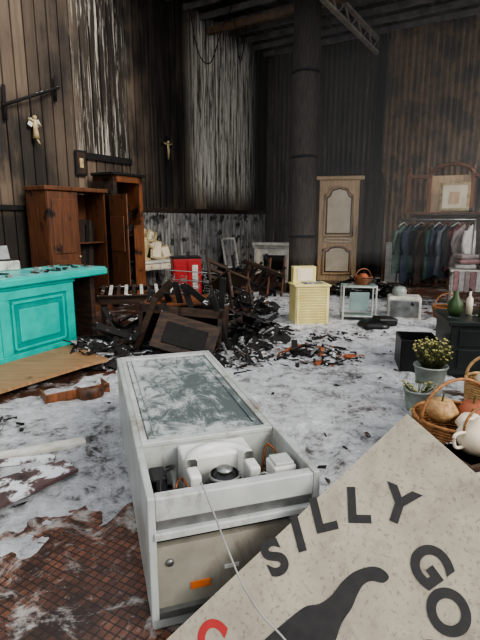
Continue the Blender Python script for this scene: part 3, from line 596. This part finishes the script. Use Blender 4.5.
def debris(name,cx,cy,rx,ry,h,n,seed,mats,sz=(.1,.55)):
    rnd=random.Random(seed); b=B(); N=32; g={}
    def hh(x,y):
        q=(x/rx)**2+(y/ry)**2
        if q>=1: return 0
        return max(0,h*(1-q)**.8*(.6+.8*noise.noise(Vector((x*3+seed,y*3,0)))+.5*noise.noise(Vector((x*11,y*11,seed)))))
    for i in range(N+1):
        for j in range(N+1):
            x=rx*(2*i/N-1); y=ry*(2*j/N-1); g[i,j]=b.bm.verts.new((x,y,max(0,hh(x,y)-.008)))
    fs=[b.bm.faces.new((g[i,j],g[i+1,j],g[i+1,j+1],g[i,j+1])) for i in range(N) for j in range(N) if ((i+.5-N/2)**2+(j+.5-N/2)**2)<(N/2-1)**2]
    b._fin(fs,m_mound,False)
    for v in [v for v in b.bm.verts if not v.link_faces]: b.bm.verts.remove(v)
    for _ in range(n):
        a=rnd.random()*6.28; q=rnd.random()**.6; x,y=rx*q*math.cos(a),ry*q*math.sin(a); z=max(0,hh(x,y))
        l=rnd.uniform(*sz)*(1.1-q*.5); w_=l*rnd.uniform(.06,.35); b.box((x,y,z+.03+.02*rnd.random()),(l,w_,rnd.uniform(.006,.025)),rnd.choice(mats),(rnd.gauss(0,.45),rnd.gauss(0,.45)*(1.2-q),rnd.random()*6.28),jit=w_*.3,rnd=rnd)
    b.done(name,(cx,cy,.005))
m_mound=M('burnt_rubble',(36,32,30),(12,11,10),12,.9,foam=.42,bump=.9,top=.03)
DM=[m_char,m_char,m_charbrown,m_mound,m_ash,m_mound]
debris('charred_debris_pile',-.75,6.9,.95,.7,.5,110,1,DM)
debris('charred_debris_pile',.0,6.3,.75,.8,.34,120,2,DM)
debris('charred_debris_pile',-.2,8.4,1.0,.7,.36,110,3,DM+[m_brown])
debris('charred_debris_pile',.15,11.3,.75,.7,.45,100,4,DM+[m_ash,m_brown])
debris('charred_debris_pile',-1.55,5.6,.5,.7,.3,80,5,DM)
debris('charred_debris_pile',.85,5.35,.6,.42,.1,110,6,DM+[m_brown,m_orange],(.04,.2))
debris('charred_debris_pile',2.85,10.6,1.0,.7,.25,80,7,DM)
debris('charred_debris_pile',-2.1,3.3,.5,.35,.06,50,9,DM,(.04,.16))
debris('charred_debris_pile',1.25,6.2,.5,.4,.06,50,10,DM,(.04,.14))
debris('charred_debris_pile',-.7,10.9,.5,.6,.45,80,11,DM+[m_ash])
debris('charred_debris_pile',-.15,5.15,.5,.45,.12,70,13,DM,(.05,.28))
b=B(); rnd=random.Random(5)
for _ in range(550):
    y=rnd.uniform(2.0,9.5); x=rnd.uniform(-.52*y-.3,.45*y)
    if -1.1<x<.5 and y<3.9: continue
    if x>1.1 and y<3.6: continue
    if x<-1.5 and y>4.5: continue
    l=rnd.uniform(.010,.06); b.box((x,y,.05),(l,l*rnd.uniform(.2,.8),l*.2),rnd.choice([m_char,m_char,m_ash,m_charbrown,m_char,m_ash]),(rnd.gauss(0,.3),rnd.gauss(0,.3),rnd.random()*6),jit=l*.25,rnd=rnd)
b.done('scattered_debris')
# foam sheet
blobs=[(.9,5.2,1.5,1.6,1),(1.2,7,1.8,1.3,1),(.75,3.9,.8,1.0,1),(-1.3,3.9,.7,.7,1),(-1.75,3.2,1.0,.8,1),(-1.3,2.75,.55,.45,.85),(2.2,8.5,1.6,1.2,.9),(.2,9.3,1.3,1.2,.7),(2.3,6.2,.9,1.0,.8),(-.3,5.0,.8,.7,.8),(.2,4.3,.6,.6,.9),(1.5,9.4,1.2,.7,.8),(.8,2.9,.35,.45,.55)]
b=B(); st=.034; nx=int(8.6/st); ny=int(9.0/st); g={}
for i in range(nx+1):
    for j in range(ny+1):
        x=-3.4+i*st; y=1.6+j*st; d=0
        for bx,by,rx,ry,w in blobs: d+=w*math.exp(-(((x-bx)/rx)**2+((y-by)/ry)**2)*1.2)
        d=min(d,1.1); h_=.85*(d-.30)+.33*noise.noise(Vector((x*1.7,y*1.7,3)))+.3*noise.noise(Vector((x*5,y*5,9)))+.2*noise.noise(Vector((x*13,y*13,1)))
        if (x-.8)*.8485-(y-15)*.529<.15: h_=-1
        g[i,j]=(x,y,h_)
vt={}
def gv(k):
    if k not in vt:
        x,y,h_=g[k]; lump=.014*noise.noise(Vector((x*9,y*9,4)))+.014*noise.noise(Vector((x*20,y*20,2)))
        vt[k]=b.bm.verts.new((x,y,max(-.02,min(h_,.7)*.085+(lump if h_>.1 else 0))))
    return vt[k]
fs=[]
for i in range(nx):
    for j in range(ny):
        ks=[(i,j),(i+1,j),(i+1,j+1),(i,j+1)]
        if max(g[k][2] for k in ks)>0: fs.append(b.bm.faces.new([gv(k) for k in ks]))
b._fin(fs,m_foam,True); b.done('extinguisher_foam')
# smoke haze drifting in the back-right corner
hm=bpy.data.materials.new('thin_smoke'); hm.use_nodes=True; ht=hm.node_tree; ht.nodes.clear()
ho=ht.nodes.new('ShaderNodeOutputMaterial'); hv=ht.nodes.new('ShaderNodeVolumeScatter'); hv.inputs['Density'].default_value=.04; hv.inputs['Color'].default_value=(.96,.94,.9,1); ht.links.new(hv.outputs[0],ho.inputs['Volume'])
b=B(); b.b2(2.2,9.3,-5.0,-.25,.8,5.6,hm); b.done('smoke_haze',(.8,15,0),AB)
# ---------------------------------------------------------------- light
w=bpy.data.worlds.new('World'); bpy.context.scene.world=w; w.use_nodes=True
bg=w.node_tree.nodes['Background']; bg.inputs[0].default_value=(.94,.96,1,1); bg.inputs[1].default_value=1.4
sun=bpy.data.lights.new('sun','SUN'); sun.energy=3.0; sun.angle=R(25); sun.color=(1,.95,.88)
so=bpy.data.objects.new('sun',sun); bpy.context.scene.collection.objects.link(so); so.rotation_euler=Vector((-.75,.62,-.6)).to_track_quat('-Z','Y').to_euler()
cam=bpy.data.cameras.new('camera'); cam.sensor_fit='VERTICAL'; cam.sensor_height=24; cam.lens=18; cam.clip_end=200
co=bpy.data.objects.new('camera',cam); bpy.context.scene.collection.objects.link(co); co.location=(0,0,1.6); co.rotation_euler=(R(90-11.8),0,0)
bpy.context.scene.camera=co
try: bpy.context.scene.view_settings.look='AgX - Medium High Contrast'
except Exception: pass
